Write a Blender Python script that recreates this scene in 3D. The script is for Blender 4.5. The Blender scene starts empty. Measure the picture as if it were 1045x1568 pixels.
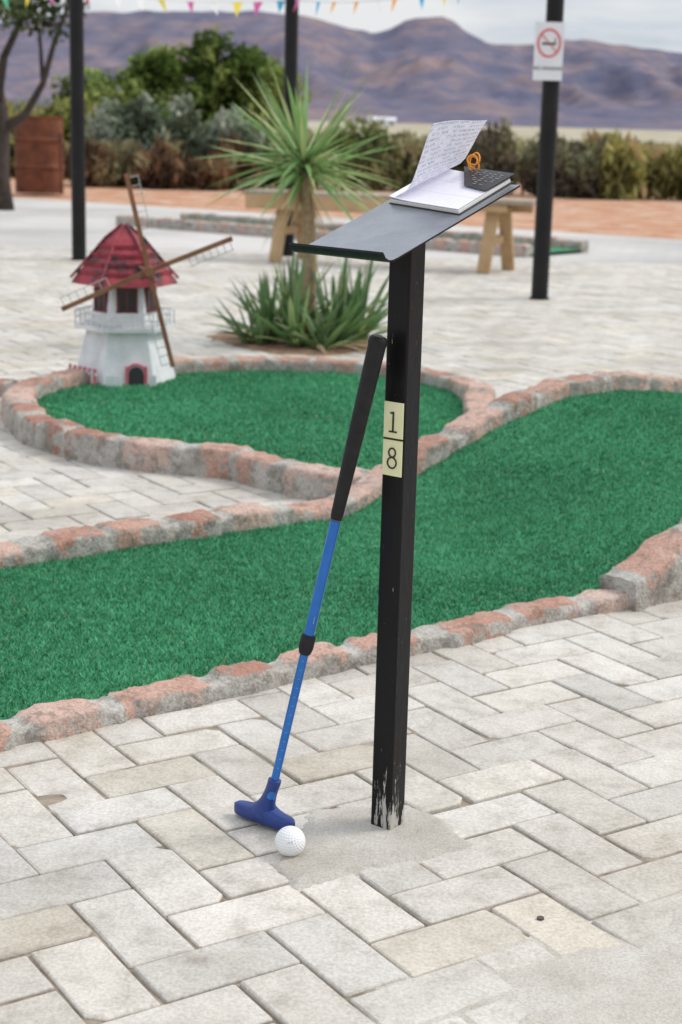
import bpy, math, random
import numpy as np
from mathutils import Matrix, Vector, noise
random.seed(7); rng=np.random.default_rng(7)
scene=bpy.context.scene
V=Vector
# ------------------------------------------------------------------ helpers
def link(o):
    scene.collection.objects.link(o); return o
def empty(name,loc=(0,0,0)):
    e=bpy.data.objects.new(name,None); e.empty_display_size=.1; link(e); return e
class MB:
    def __init__(s): s.v=[];s.f=[];s.c=[]
    def quadv(s,pts,col=None):
        b=len(s.v); s.v+= [tuple(p) for p in pts]; s.f.append(tuple(range(b,b+len(pts))))
        if col is not None: s.c+=[col]*len(pts)
    def obox(s,c,ex,ey,ez):
        c=V(c);ex=V(ex);ey=V(ey);ez=V(ez);b=len(s.v)
        for z in(-1,1):
            for y in(-1,1):
                for x in(-1,1): s.v.append(tuple(c+ex*x+ey*y+ez*z))
        for q in((0,2,3,1),(4,5,7,6),(0,1,5,4),(2,6,7,3),(0,4,6,2),(1,3,7,5)): s.f.append(tuple(b+i for i in q))
    def box(s,c,sx,sy,sz): s.obox(c,(sx/2,0,0),(0,sy/2,0),(0,0,sz/2))
    def beam(s,a,b,w,h,up=(0,0,1)):
        a=V(a);b=V(b);d=(b-a);L=d.length;d.normalize();sd=d.cross(V(up));sd.normalize();u=sd.cross(d)
        s.obox((a+b)/2,d*L/2,sd*w/2,u*h/2)
    def tube(s,pts,rads,seg=12,cap=True,col=None):
        pts=[V(p) for p in pts];b=len(s.v);n=len(pts);pu=None
        for i,p in enumerate(pts):
            d=(pts[min(i+1,n-1)]-pts[max(i-1,0)]).normalized()
            if pu is None:
                pu=d.cross(V((0,0,1)) if abs(d.z)<.9 else V((1,0,0))).normalized()
            else: pu=(pu-d*pu.dot(d)).normalized()
            w=d.cross(pu)
            for k in range(seg):
                a=2*math.pi*k/seg; s.v.append(tuple(p+(pu*math.cos(a)+w*math.sin(a))*rads[i]))
                if col is not None: s.c.append(col)
        for i in range(n-1):
            for k in range(seg):
                k2=(k+1)%seg; s.f.append((b+i*seg+k,b+i*seg+k2,b+(i+1)*seg+k2,b+(i+1)*seg+k))
        if cap:
            s.f.append(tuple(b+k for k in reversed(range(seg)))); s.f.append(tuple(b+(n-1)*seg+k for k in range(seg)))
    def obj(s,name,mat,parent=None,smooth=False,bevel=0,ang=None):
        me=bpy.data.meshes.new(name); me.from_pydata(s.v,[],s.f); me.update()
        if s.c and len(s.c)==len(s.v):
            a=me.color_attributes.new('Col','FLOAT_COLOR','POINT')
            a.data.foreach_set('color',np.array([(c[0],c[1],c[2],1) for c in s.c],dtype=np.float32).ravel())
        o=bpy.data.objects.new(name,me); link(o)
        if mat: me.materials.append(mat)
        if smooth:
            me.polygons.foreach_set('use_smooth',[True]*len(me.polygons))
            if ang: 
                try: me.set_sharp_from_angle(angle=math.radians(ang))
                except Exception: pass
        if bevel:
            m=o.modifiers.new('b','BEVEL');m.width=bevel;m.segments=2;m.limit_method='ANGLE'
        if parent: o.parent=parent
        return o
def npmesh(name,verts,faces,mat,cols=None,parent=None,smooth=False):
    me=bpy.data.meshes.new(name); n=len(verts);k=faces.shape[1];m=len(faces)
    me.vertices.add(n);me.vertices.foreach_set('co',np.ascontiguousarray(verts,dtype=np.float32).ravel())
    me.loops.add(m*k);me.loops.foreach_set('vertex_index',np.ascontiguousarray(faces,dtype=np.int32).ravel())
    me.polygons.add(m);me.polygons.foreach_set('loop_start',np.arange(0,m*k,k,dtype=np.int32))
    try: me.polygons.foreach_set('loop_total',np.full(m,k,dtype=np.int32))
    except Exception: pass
    me.update(calc_edges=True); me.validate()
    if cols is not None:
        a=me.color_attributes.new('Col','FLOAT_COLOR','POINT')
        c=np.ones((n,4),dtype=np.float32);c[:,:3]=cols;a.data.foreach_set('color',c.ravel())
    if smooth: me.polygons.foreach_set('use_smooth',np.ones(m,dtype=bool))
    me.materials.append(mat);o=bpy.data.objects.new(name,me);link(o)
    if parent:o.parent=parent
    return o
# ------------------------------------------------------------------ materials
class NT:
    def __init__(s,name):
        s.m=bpy.data.materials.new(name);s.m.use_nodes=True;s.t=s.m.node_tree;s.n=s.t.nodes;s.l=s.t.links
        s.b=s.n['Principled BSDF'];s.co=s.n.new('ShaderNodeTexCoord')
    def inp(s,node,i,v):
        if v is None: return
        if isinstance(v,bpy.types.NodeSocket): s.l.new(v,node.inputs[i])
        else: node.inputs[i].default_value=v
    def noise(s,scale,detail=4,rough=.5,vec=None,dist=0):
        n=s.n.new('ShaderNodeTexNoise');n.inputs['Scale'].default_value=scale;n.inputs['Detail'].default_value=detail;n.inputs['Roughness'].default_value=rough;n.inputs['Distortion'].default_value=dist
        s.l.new(vec if vec else s.co.outputs['Object'],n.inputs['Vector']);return n.outputs['Fac']
    def mapv(s,scale,src='Object'):
        n=s.n.new('ShaderNodeMapping');n.inputs['Scale'].default_value=scale;s.l.new(s.co.outputs[src],n.inputs['Vector']);return n.outputs['Vector']
    def math(s,op,a,b=None,c=None):
        n=s.n.new('ShaderNodeMath');n.operation=op
        for i,v in enumerate((a,b,c)):
            if v is not None: s.inp(n,i,v)
        return n.outputs[0]
    def ramp(s,fac,stops,interp='LINEAR'):
        n=s.n.new('ShaderNodeValToRGB');n.color_ramp.interpolation=interp;e=n.color_ramp.elements
        while len(e)<len(stops): e.new(.5)
        for i,(p,c) in enumerate(stops):
            e[i].position=p;e[i].color=(c,c,c,1) if isinstance(c,(int,float)) else (*c,1)
        s.l.new(fac,n.inputs[0]);return n.outputs[0]
    def mix(s,fac,a,b,mode='MIX'):
        n=s.n.new('ShaderNodeMix');n.data_type='RGBA';n.blend_type=mode
        s.inp(n,0,fac)
        for i,v in ((6,a),(7,b)):
            if isinstance(v,tuple): v=(*v[:3],1)
            s.inp(n,i,v)
        return n.outputs[2]
    def attr(s,name='Col'):
        n=s.n.new('ShaderNodeAttribute');n.attribute_name=name;return n
    def bump(s,h,strength=.3,dist=.01,prev=None):
        n=s.n.new('ShaderNodeBump');n.inputs['Strength'].default_value=strength;n.inputs['Distance'].default_value=dist
        s.l.new(h,n.inputs['Height'])
        if prev: s.l.new(prev,n.inputs['Normal'])
        s.l.new(n.outputs[0],s.b.inputs['Normal']);return n.outputs[0]
    def base(s,c,rough=.7,metal=0,spec=None):
        if isinstance(c,tuple): c=(*c,1)
        s.inp(s.b,'Base Color',c);s.inp(s.b,'Roughness',rough);s.b.inputs['Metallic'].default_value=metal
        if spec is not None: s.b.inputs['Specular IOR Level'].default_value=spec
        return s.m
    def add_translucent(s,c,fac):
        tr=s.n.new('ShaderNodeBsdfTranslucent');s.l.new(c,tr.inputs['Color']);mx=s.n.new('ShaderNodeMixShader');mx.inputs[0].default_value=fac
        s.l.new(s.b.outputs[0],mx.inputs[1]);s.l.new(tr.outputs[0],mx.inputs[2]);s.l.new(mx.outputs[0],s.n['Material Output'].inputs['Surface'])
def varmat(name,c1,c2,scale=20,rough=.7,bump=.2,bs=None,metal=0,spec=None,bd=.003):
    t=NT(name);f=t.noise(scale,4,.6);col=t.ramp(f,[(.3,c1),(.7,c2)])
    if bump: t.bump(t.noise(bs or scale*4,3),bump,bd)
    return t.base(col,rough,metal,spec)
def leafmat(name,trans=.3,gloss=.06):
    t=NT(name);a=t.attr();t.n.remove(t.b)
    d=t.n.new('ShaderNodeBsdfDiffuse');t.l.new(a.outputs['Color'],d.inputs['Color']);sh=d.outputs[0]
    if trans:
        tr=t.n.new('ShaderNodeBsdfTranslucent');t.l.new(a.outputs['Color'],tr.inputs['Color'])
        mx=t.n.new('ShaderNodeMixShader');mx.inputs[0].default_value=trans
        t.l.new(sh,mx.inputs[1]);t.l.new(tr.outputs[0],mx.inputs[2]);sh=mx.outputs[0]
    if gloss:
        g=t.n.new('ShaderNodeBsdfGlossy');g.inputs['Roughness'].default_value=.45
        mx=t.n.new('ShaderNodeMixShader');mx.inputs[0].default_value=gloss
        t.l.new(sh,mx.inputs[1]);t.l.new(g.outputs[0],mx.inputs[2]);sh=mx.outputs[0]
    t.l.new(sh,t.n['Material Output'].inputs['Surface']);return t.m
M_leaf=leafmat('foliage',.3,0);M_sword=leafmat('sword_leaf',.25,.07)
def paver_mat():
    t=NT('concrete_paver');a=t.attr()
    n1=t.noise(1.7,3,.6);n2=t.noise(170,3,.75);n3_=t.noise(15,4,.72)
    c=t.mix(1.0,a.outputs['Color'],t.ramp(n3_,[(.28,(.70,.675,.64)),(.42,(.90,.89,.87)),(.52,(1.0,.995,.985)),(.68,(1.08,1.08,1.07))]),'MULTIPLY')
    c=t.mix(1.0,c,t.ramp(n2,[(.28,(.76,.755,.745)),(.62,(1.08,1.08,1.08))]),'MULTIPLY')
    c=t.mix(1.0,c,t.ramp(n1,[(.32,(.82,.795,.75)),(.5,(.97,.96,.945)),(.68,(1.05,1.05,1.05))]),'MULTIPLY')
    b=t.bump(n2,.4,.0018);t.bump(n3_,.4,.005,b)
    return t.base(c,.78,spec=.3)
M_paver=paver_mat()
def pave_sheet():
    t=NT('paving_bed');br=t.n.new('ShaderNodeTexBrick')
    mp=t.n.new('ShaderNodeMapping');mp.inputs['Rotation'].default_value=(0,0,math.radians(-33));t.l.new(t.co.outputs['Object'],mp.inputs['Vector'])
    t.l.new(mp.outputs[0],br.inputs['Vector']);br.inputs['Scale'].default_value=1
    br.inputs['Brick Width'].default_value=.2;br.inputs['Row Height'].default_value=.1;br.inputs['Mortar Size'].default_value=.004
    br.inputs['Color1'].default_value=(.55,.535,.51,1);br.inputs['Color2'].default_value=(.60,.585,.56,1);br.inputs['Mortar'].default_value=(.42,.38,.33,1)
    n=t.noise(.45,5,.6)
    far=t.mix(1.0,br.outputs['Color'],t.ramp(n,[(.35,(.74,.735,.74)),(.6,(1.02,1.01,1.0))]),'MULTIPLY')
    return t.base(far,.7)
M_joint=varmat('joint_sand',(.15,.12,.09),(.40,.33,.26),22,.95,.5,300)
def sand_mat(name,k):
    t=NT(name);c=t.ramp(t.noise(9,5,.65),[(.3,(.42*k,.385*k,.33*k)),(.55,(.52*k,.49*k,.44*k)),(.75,(.58*k,.56*k,.52*k))])
    c=t.mix(1.0,c,t.ramp(t.noise(240,3,.7),[(.3,(.76,.74,.72)),(.6,(1.07,1.07,1.07))]),'MULTIPLY')
    t.bump(t.noise(200,4,.75),.6,.003);return t.base(c,.9,spec=.2)
M_sand=sand_mat('sandy_mortar',1.0);M_drift=sand_mat('sand_over_concrete',1.08)
def curb_mat():
    t=NT('brick_curb');a=t.attr();s=t.n.new('ShaderNodeSeparateColor');t.l.new(a.outputs['Color'],s.inputs[0])
    nn=t.noise(26,4,.7);nf=t.noise(150,3,.7);nl=t.noise(7,4,.65);nm=t.noise(13,4,.7)
    m=t.math('ADD',s.outputs[0],t.math('MULTIPLY',t.math('SUBTRACT',nn,.5),2.6))
    m=t.math('SUBTRACT',m,t.math('MULTIPLY',t.math('SUBTRACT',1.0,s.outputs[2]),t.math('ADD',.56,t.math('MULTIPLY',t.math('SUBTRACT',nl,.5),2.8))))
    m=t.math('ADD',m,t.math('MULTIPLY',t.math('SUBTRACT',s.outputs[1],.58),.6))
    mask=t.ramp(m,[(.40,0.0),(.62,1.0)])
    mix=t.math('ADD',t.math('MULTIPLY',s.outputs[1],.45),t.math('MULTIPLY',nm,.6))
    brick=t.ramp(mix,[(.25,(.33,.145,.10)),(.42,(.48,.285,.22)),(.6,(.57,.385,.315)),(.82,(.56,.45,.39))])
    mort=t.ramp(nm,[(.3,(.25,.225,.19)),(.46,(.42,.395,.355)),(.7,(.55,.535,.50))])
    c=t.mix(mask,mort,brick)
    c=t.mix(1.0,c,t.ramp(nf,[(.3,(.68,.66,.64)),(.6,(1.08,1.08,1.08))]),'MULTIPLY')
    c=t.mix(t.math('MULTIPLY',t.ramp(t.noise(22,4,.75),[(.53,0.0),(.61,1.0)]),.55),c,(.18,.145,.115))
    b=t.bump(nf,.6,.004);t.bump(nn,.8,.012,b);return t.base(c,.88,spec=.2)
M_curb=curb_mat()
def turf_mat():
    t=NT('artificial_turf_base');c=t.ramp(t.noise(60,3,.7),[(.3,(.04,.18,.085)),(.7,(.08,.30,.15))])
    return t.base(c,.85,spec=.15)
M_turf=turf_mat()
M_blade=leafmat('artificial_turf_fibre',.0,.0)
# ------------------------------------------------------------------ world
w=bpy.data.worlds.new("World");scene.world=w;w.use_nodes=True
nt=w.node_tree;bg=nt.nodes['Background'];sky=nt.nodes.new('ShaderNodeTexSky');sky.sky_type='NISHITA';sky.sun_disc=False
SE=math.radians(46);SA=math.radians(74)   # azimuth from +Y toward +X
sky.sun_elevation=SE;sky.sun_rotation=SA
tc=nt.nodes.new('ShaderNodeTexCoord');mp=nt.nodes.new('ShaderNodeMapping');mp.inputs['Scale'].default_value=(1,1,5.5)
nz=nt.nodes.new('ShaderNodeTexNoise');nz.inputs['Scale'].default_value=3.6;nz.inputs['Detail'].default_value=6;nz.inputs['Roughness'].default_value=.58
nt.links.new(tc.outputs['Generated'],mp.inputs[0]);nt.links.new(mp.outputs[0],nz.inputs['Vector'])
cr=nt.nodes.new('ShaderNodeValToRGB');cr.color_ramp.elements[0].position=.38;cr.color_ramp.elements[0].color=(.56,.64,.75,1)
cr.color_ramp.elements[1].position=.60;cr.color_ramp.elements[1].color=(.95,.96,.98,1)
nt.links.new(nz.outputs['Fac'],cr.inputs[0])
sxz=nt.nodes.new('ShaderNodeSeparateXYZ');nt.links.new(tc.outputs['Generated'],sxz.inputs[0])
ma=nt.nodes.new('ShaderNodeMath');ma.operation='MULTIPLY_ADD';nt.links.new(sxz.outputs[2],ma.inputs[0]);ma.inputs[1].default_value=7.;ma.inputs[2].default_value=8.0
vm=nt.nodes.new('ShaderNodeVectorMath');vm.operation='SCALE';nt.links.new(cr.outputs[0],vm.inputs[0]);nt.links.new(ma.outputs[0],vm.inputs['Scale'])
mx=nt.nodes.new('ShaderNodeMix');mx.data_type='RGBA';mx.inputs[0].default_value=.9
nt.links.new(sky.outputs[0],mx.inputs[6]);nt.links.new(vm.outputs[0],mx.inputs[7]);nt.links.new(mx.outputs[2],bg.inputs['Color'])
bg.inputs['Strength'].default_value=.105
sd=bpy.data.lights.new('sun','SUN');sd.energy=2.1;sd.angle=math.radians(22);sd.color=(1,.95,.88)
so=bpy.data.objects.new('sun',sd);link(so)
dirv=V((math.sin(SA)*math.cos(SE),math.cos(SA)*math.cos(SE),math.sin(SE)));so.rotation_euler=dirv.to_track_quat('Z','Y').to_euler();so.location=(0,0,20)
# ------------------------------------------------------------------ ground
t=NT('dry_ground');sx=t.n.new('ShaderNodeSeparateXYZ');t.l.new(t.co.outputs['Object'],sx.inputs[0])
red=t.ramp(t.noise(1.9,6,.78,dist=.4),[(.3,(.26,.12,.06)),(.44,(.47,.23,.13)),(.54,(.52,.33,.23)),(.68,(.58,.47,.38))])
farc=t.ramp(t.noise(.05,6,.7),[(.35,(.22,.21,.12)),(.5,(.42,.37,.27)),(.65,(.54,.49,.40))])
k=t.ramp(t.math('MULTIPLY',sx.outputs[1],.01),[(.33,0.0),(.5,1.0)])
t.bump(t.noise(3,4,.75),.6,.08)
M_ground=t.base(t.mix(k,red,farc),.95,spec=.1)
b=MB();b.quadv([(-6000,-200,-.04),(6000,-200,-.04),(6000,9000,-.04),(-6000,9000,-.04)]);b.obj('ground',M_ground)
b=MB();X_=[-2500,-400,0,400,2500]
for x in X_: 
    for y,z in((180,-.06),(500,1.8),(1000,5.0),(1560,9)): b.v.append((x,y,z))
for i in range(4):
    for j in range(3): b.f.append((i*4+j,i*4+4+j,i*4+5+j,i*4+1+j))
b.obj('plain',M_ground)
b=MB();b.quadv([(-12,-4,-.012),(9,-4,-.012),(9,14.2,-.012),(3.64,17.7,-.012),(-5.04,23.5,-.012),(-12,28,-.012)]);b.obj('pavement',pave_sheet())
def n3(x,y,z=0,s=1): return noise.noise(V((x*s,y*s,z*s)))
xs=np.arange(-1.6,1.7,.022);ys=np.arange(1.2,4.6,.022)
vv=np.array([(x,y,min(-.0024,-.005+n3(x,y,1,9)*.004+n3(x,y,4,2.5)*.003)) for y in ys for x in xs]);idx=np.arange(len(xs)*len(ys)).reshape(len(ys),len(xs))
npmesh('joint_sand',vv,np.stack([idx[:-1,:-1],idx[:-1,1:],idx[1:,1:],idx[1:,:-1]],-1).reshape(-1,4),M_joint,smooth=True)
b=MB();b.quadv([(-6.5,4.58,-.006),(6.5,4.58,-.006),(6.5,14.,-.006),(-6.5,14.,-.006)]);b.obj('joint_sand',M_joint)
# herringbone pavers
U=.1;ax=V((math.cos(math.radians(33)),math.sin(math.radians(33))));ay=V((-ax.y,ax.x))
vs=[];fs=[];cs=[]
g=.0010;ch=.0032
for i in range(-60,200):
    for j in range(-60,160):
        d=(i-j)%4
        if d not in(0,3): continue
        L,Wd=(2,1) if d==0 else (1,2)
        cx=(i+L/2)*U;cy=(j+Wd/2)*U
        x=ax.x*cx+ay.x*cy;y=ax.y*cx+ay.y*cy
        if y<1.2 or y>14 or abs(x)>.34*y+.9: continue
        z0=random.gauss(0,.001);tx=random.gauss(0,.007);ty=random.gauss(0,.007)
        rot=random.gauss(0,.012);hx=L*U/2-g-random.random()*.0028;hy=Wd*U/2-g-random.random()*.0028
        bi=len(vs);chip=[.006+.014*random.random() if random.random()<.07 else 0 for _ in range(4)]
        for (ins,zz) in((ch,0),(ch*.25,-ch*.45),(0,-.003),(0,-.014)):
            for ci,(sxx,syy) in enumerate(((-1,-1),(1,-1),(1,1),(-1,1))):
                cl=.0022+chip[ci]
                pr=((0,cl),(cl,0)) if ci in(0,2) else ((cl,0),(0,cl))
                for (ox,oy) in pr:
                    lx=sxx*(hx-ins-ox);ly=syy*(hy-ins-oy)
                    if ins==ch: 
                        lx+=random.gauss(0,.0008);ly+=random.gauss(0,.0008)
                    lx,ly=lx-rot*ly,ly+rot*lx
                    px=cx+lx;py=cy+ly
                    vs.append((ax.x*px+ay.x*py,ax.y*px+ay.y*py,z0+zz+lx*tx+ly*ty))
        fs.append(tuple(bi+k for k in range(8)))
        for r in range(3):
            for q in range(8): fs.append((bi+8*r+q,bi+8*r+8+q,bi+8*r+8+(q+1)%8,bi+8*r+(q+1)%8))
        br=random.gauss(.59,.04);wm=random.random()
        tint=(br,br*(.965-.02*wm),br*(.915-.055*wm))
        if random.random()<.12: tint=(br*1.0,br*.93,br*.81)
        cs+=[tint]*32
m_=MB();m_.v=vs;m_.f=fs;m_.c=cs;m_.obj('paving_stones',M_paver)
def inpoly_dist(x,y,poly):
    ins=False;dm=1e9;n=len(poly)
    for i in range(n):
        x1,y1=poly[i];x2,y2=poly[(i+1)%n]
        if (y1>y)!=(y2>y) and x<(x2-x1)*(y-y1)/(y2-y1)+x1: ins=not ins
        dx=x2-x1;dy=y2-y1;tt=max(0,min(1,((x-x1)*dx+(y-y1)*dy)/(dx*dx+dy*dy)))
        dm=min(dm,math.hypot(x-x1-dx*tt,y-y1-dy*tt))
    return dm if ins else -dm
def sandsheet(name,poly,res,amp,slope,top,mat,parent=None,edge=.022,n1_=22):
    xs=[p[0] for p in poly];ys=[p[1] for p in poly];m=.06
    nx=int((max(xs)-min(xs)+2*m)/res);ny=int((max(ys)-min(ys)+2*m)/res);vv=[];ff=[]
    for j in range(ny+1):
        for i in range(nx+1):
            x=min(xs)-m+i*res;y=min(ys)-m+j*res;d=inpoly_dist(x,y,poly)
            z=-.004+min(top+.004,max(-.004,(d+n3(x,y,3,n1_)*edge+n3(x,y,7,70)*.008)*slope+.004))+n3(x,y,1,12)*amp+n3(x,y,5,55)*amp*.5
            vv.append((x,y,z))
    for j in range(ny):
        for i in range(nx):
            a=j*(nx+1)+i;ff.append((a,a+1,a+nx+2,a+nx+1))
    return npmesh(name,np.array(vv),np.array(ff),mat,parent=parent,smooth=True)
sandsheet('mortar_patch',[(-.09,2.15),(-.05,2.09),(.05,2.15),(.21,2.25),(.19,2.31),(.12,2.39),(-.03,2.36),(-.06,2.25)],.005,.0011,.5,.005,M_sand,edge=.010)
sandsheet('sand_drift',[(.04,1.56),(.14,1.72),(.30,1.90),(.42,1.97),(.58,2.09),(1.3,2.62),(1.3,1.30),(.04,1.30)],.009,.0014,.035,.0035,M_drift,edge=.05,n1_=9)
b=MB();b.tube([(.29,2.02,-.004),(.29,2.02,.0025)],[.005,.005],14);b.obj('drain_hole',varmat('hole_dark',(.06,.05,.04),(.14,.12,.1),60))
# ------------------------------------------------------------------ lanes
ld=V((.797,.604));ln=V((-.604,.797))
def hump(x,y):
    s=ld.x*x+ld.y*y
    if s<=2.6 or s>=4.8: return 0.
    return .26*math.sin(math.pi*(s-2.6)/2.2)**1.1
def resample(pts,step,closed=False):
    p=[V((a[0],a[1])) for a in pts]
    for _ in range(2):
        q=[p[0]]
        for i in range(len(p)-1): q+=[p[i]*.75+p[i+1]*.25,p[i]*.25+p[i+1]*.75]
        q.append(p[-1]);p=q
    out=[p[0]];acc=0
    for i in range(len(p)-1):
        a,bb=p[i],p[i+1];L=(bb-a).length
        if L<1e-9: continue
        dd=step-acc
        while dd<=L: out.append(a+(bb-a)*(dd/L));dd+=step
        acc=L-(dd-step)
    return out
def curb(name,pts,width,h,zb=lambda x,y:0,parent=None,step=.010,seed=0,bricklen=.17,mort=.055,rough=1.5,deep=-.02,off=0):
    R=random.Random(seed+11);P=resample(pts,step);n=len(P)
    total=n*step;br=[];u=R.random()*.1
    while u<total+.3:
        L=bricklen*R.uniform(.6,1.15);g2=mort*R.uniform(.25,1.5);br.append((u,u+L,R.random(),R.gauss(0,.0038)*rough,R.gauss(0,.0038)*rough,R.gauss(0,.028)*rough));u+=L+g2
    prof=[(-1,0.0),(-1,.25),(-1,.5),(-.995,.70),(-.96,.84),(-.89,.935),(-.77,.985),(-.6,1.005),(-.35,1.015),(-.1,1.02),(.1,1.02),(.35,1.015),(.6,1.005),(.77,.985),(.89,.935),(.96,.84),(.995,.70),(1,.5),(1,.25),(1,0.0)]
    K=len(prof);vv=[];cc=[];bi=0
    for i in range(n):
        u=i*step;p=P[i];d=(P[min(i+1,n-1)]-P[max(i-1,0)]).normalized();nn=V((-d.y,d.x));p=p+nn*off
        while bi<len(br)-1 and u>(br[bi][1]+br[bi+1][0])/2: bi+=1
        B=br[bi];ed=min(u-B[0],B[1]-u);mk=max(0,min(1,ed/.014+.5));uc=(B[0]+B[1])/2
        dz=B[3]*mk+( -.005*(1-mk));dl=(B[4]+(u-uc)*B[5])*mk;ins=.003*(1-mk)
        z0=zb(p.x,p.y)
        for (o,hh) in prof:
            q=p+nn*(o*(width/2-ins)+dl)
            top=z0+h+dz;z=deep+(top-deep)*hh if hh<.7 else top-(1-hh)*h*.9
            tpf=1.0 if hh>.95 else max(0,(hh-.55)/.4)*.6
            a=n3(q.x,q.y,z,28)*.0035*rough+n3(q.x,q.y,z,80)*.0022*rough+n3(q.x,q.y,z+5,9)*.004*rough
            zz=z+(a*.8 if hh>.8 else 0);qq=q+nn*((1 if o>0 else -1)*a if abs(o)>.7 else 0)
            vv.append((qq.x,qq.y,zz));cc.append((mk,B[2],tpf))
    ff=[]
    for i in range(n-1):
        for k in range(K-1): ff.append((i*K+k,(i+1)*K+k,(i+1)*K+k+1,i*K+k+1))
    o=npmesh(name,np.array(vv),np.array(ff),M_curb,np.array(cc),parent,True)
    for e in(0,n-1):
        c=MB();c.v=[vv[e*K+k] for k in range(K)];c.f=[tuple(range(K))];c.c=[(0,.5,.3)]*K
        c.obj(name+'_end',M_curb,parent or o)
    return o
near=[(-1.9,1.6),(-1.1,2.21),(-.69,2.53),(-.595,2.60),(-.497,2.684),(-.337,2.797),(-.165,2.937),(-.04,3.046),(.132,3.17),(.232,3.26),(.43,3.42),(.60,3.53),(.655,3.565)]
near2=[(.642,3.552),(.79,3.675),(1.2,3.97),(2.0,4.57),(2.4,4.87)]
far=[(-1.95,2.86),(-1.3,3.36),(-.92,3.655),(-.83,3.735),(-.70,3.835),(-.555,3.96),(-.40,4.078),(-.24,4.20),(-.02,4.33),(.08,4.415),(.205,4.54),(.335,4.645),(.455,4.76),(.66,4.965),(.87,5.10),(1.07,5.22),(1.5,5.46),(2.0,5.84)]
lane=empty('mini_golf_lane')
curb('near_curb',near,.075,.035,parent=lane,seed=1,rough=1.4)
curb('near_ramp_curb',near2,.115,.05,zb=lambda x,y:hump(x,y)+.004,parent=lane,seed=5,bricklen=.22)
curb('far_curb',far,.10,.056,zb=hump,parent=lane,seed=2,rough=1.7)
def stint(pts):
    S=[ld.x*x+ld.y*y for x,y in pts];T=[ln.x*x+ln.y*y for x,y in pts];return S,T
S1,T1=stint(near+near2[1:]);S2,T2=stint(far)
def lanept(s,q):
    a=np.interp(s,S1,T1);bb=np.interp(s,S2,T2);tt=a+(bb-a)*q;return ld.x*s+ln.x*tt,ld.y*s+ln.y*tt
Smin=S1[0]+.05;Smax=4.4;NS=220;NQ=60;vv=[];ff=[]
for i in range(NS+1):
    for j in range(NQ+1):
        x,y=lanept(Smin+(Smax-Smin)*i/NS,j/NQ);vv.append((x,y,.006+hump(x,y)+n3(x,y,0,3)*.003))
for i in range(NS):
    for j in range(NQ): a=i*(NQ+1)+j;ff.append((a,a+NQ+1,a+NQ+2,a+1))
npmesh('turf',np.array(vv),np.array(ff),M_turf,parent=lane,smooth=True)
def blades(name,P,Ln,wd,parent):
    n=len(P);h=Ln*rng.uniform(.6,1.25,n)
    lean=rng.normal(0,.5,(n,2))
    nzv=np.array([ (n3(p[0],p[1],2,30),n3(p[0],p[1],9,30)) for p in P]);lean+=nzv*.6
    a=rng.uniform(0,math.pi,n);sx_=np.cos(a)*wd/2;sy_=np.sin(a)*wd/2
    v=np.zeros((n,3,3));v[:,0]=P;v[:,1]=P;v[:,2]=P
    v[:,0,0]-=sx_;v[:,0,1]-=sy_;v[:,1,0]+=sx_;v[:,1,1]+=sy_
    v[:,2,0]+=lean[:,0]*h;v[:,2,1]+=lean[:,1]*h;v[:,2,2]+=h
    base=np.array([.105,.40,.205]);c=base*rng.uniform(.45,1.5,(n,1))
    big=np.array([.5+n3(p[0],p[1],4,2.2)+.6*n3(p[0],p[1],8,45)+.5*n3(p[0],p[1],1,9) for p in P])[:,None];c*=(.82+.36*big)
    k=rng.random(n)<.014;c[k]=np.array([.50,.55,.30])
    k=rng.random(n)<.06;c[k]=np.minimum(c[k]*1.45,.75)
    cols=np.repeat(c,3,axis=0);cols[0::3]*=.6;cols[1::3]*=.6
    return npmesh(name,v.reshape(-1,3),np.arange(3*n).reshape(n,3),M_blade,cols,parent)
N=190000
ss=.75+3.25*rng.random(N)**1.15;qq=rng.uniform(.03,.97,N)
aa=np.interp(ss,S1,T1);bb=np.interp(ss,S2,T2);tt=aa+(bb-aa)*qq
X=ld.x*ss+ln.x*tt;Y_=ld.y*ss+ln.y*tt
Z=np.where((ss>2.6)&(ss<4.8),.26*np.sin(np.clip(np.pi*(ss-2.6)/2.2,0,np.pi))**1.1,0)+.006
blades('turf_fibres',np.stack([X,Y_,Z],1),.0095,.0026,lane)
hole=empty('mini_golf_green')
op=[(.14,4.60),(.06,4.575),(-.03,4.585),(-.16,4.69),(-.27,4.83),(-.36,4.885),(-.46,4.905),(-.66,4.97),(-.87,5.11),(-1.03,5.32),(-1.14,5.6),(-1.20,5.88),(-1.16,6.15),(-1.04,6.42),(-.88,6.60),(-.68,6.74),(-.36,6.87),(-.08,6.88),(.16,6.80),(.36,6.62),(.48,6.35),(.50,6.05),(.47,5.6),(.42,5.2),(.36,4.78)]
curb('curb',op,.11,.09,parent=hole,seed=9,bricklen=.19,off=.018,rough=1.7)
c0=V((-.35,5.85));b=MB();RP=resample(op,.08)
b.v=[(c0.x,c0.y,.035)]+[(p.x,p.y,.035) for p in RP];n=len(RP)
b.f=[(0,1+i,1+(i+1)%n) for i in range(n)];b.obj('turf',M_turf,hole)
cand=rng.uniform([-1.25,4.5],[.5,6.9],(110000,2));poly=[(p.x,p.y) for p in resample(op,.15)]
def inside_np(C,poly):
    ins=np.zeros(len(C),bool);n=len(poly)
    for i in range(n):
        x1,y1=poly[i];x2,y2=poly[(i+1)%n]
        c=((y1>C[:,1])!=(y2>C[:,1]));
        if y1!=y2: ins^= c&(C[:,0]<(x2-x1)*(C[:,1]-y1)/(y2-y1)+x1)
    return ins
cand=cand[inside_np(cand,poly)]
blades('turf_fibres',np.column_stack([cand,np.full(len(cand),.035)]),.010,.004,hole)
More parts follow.
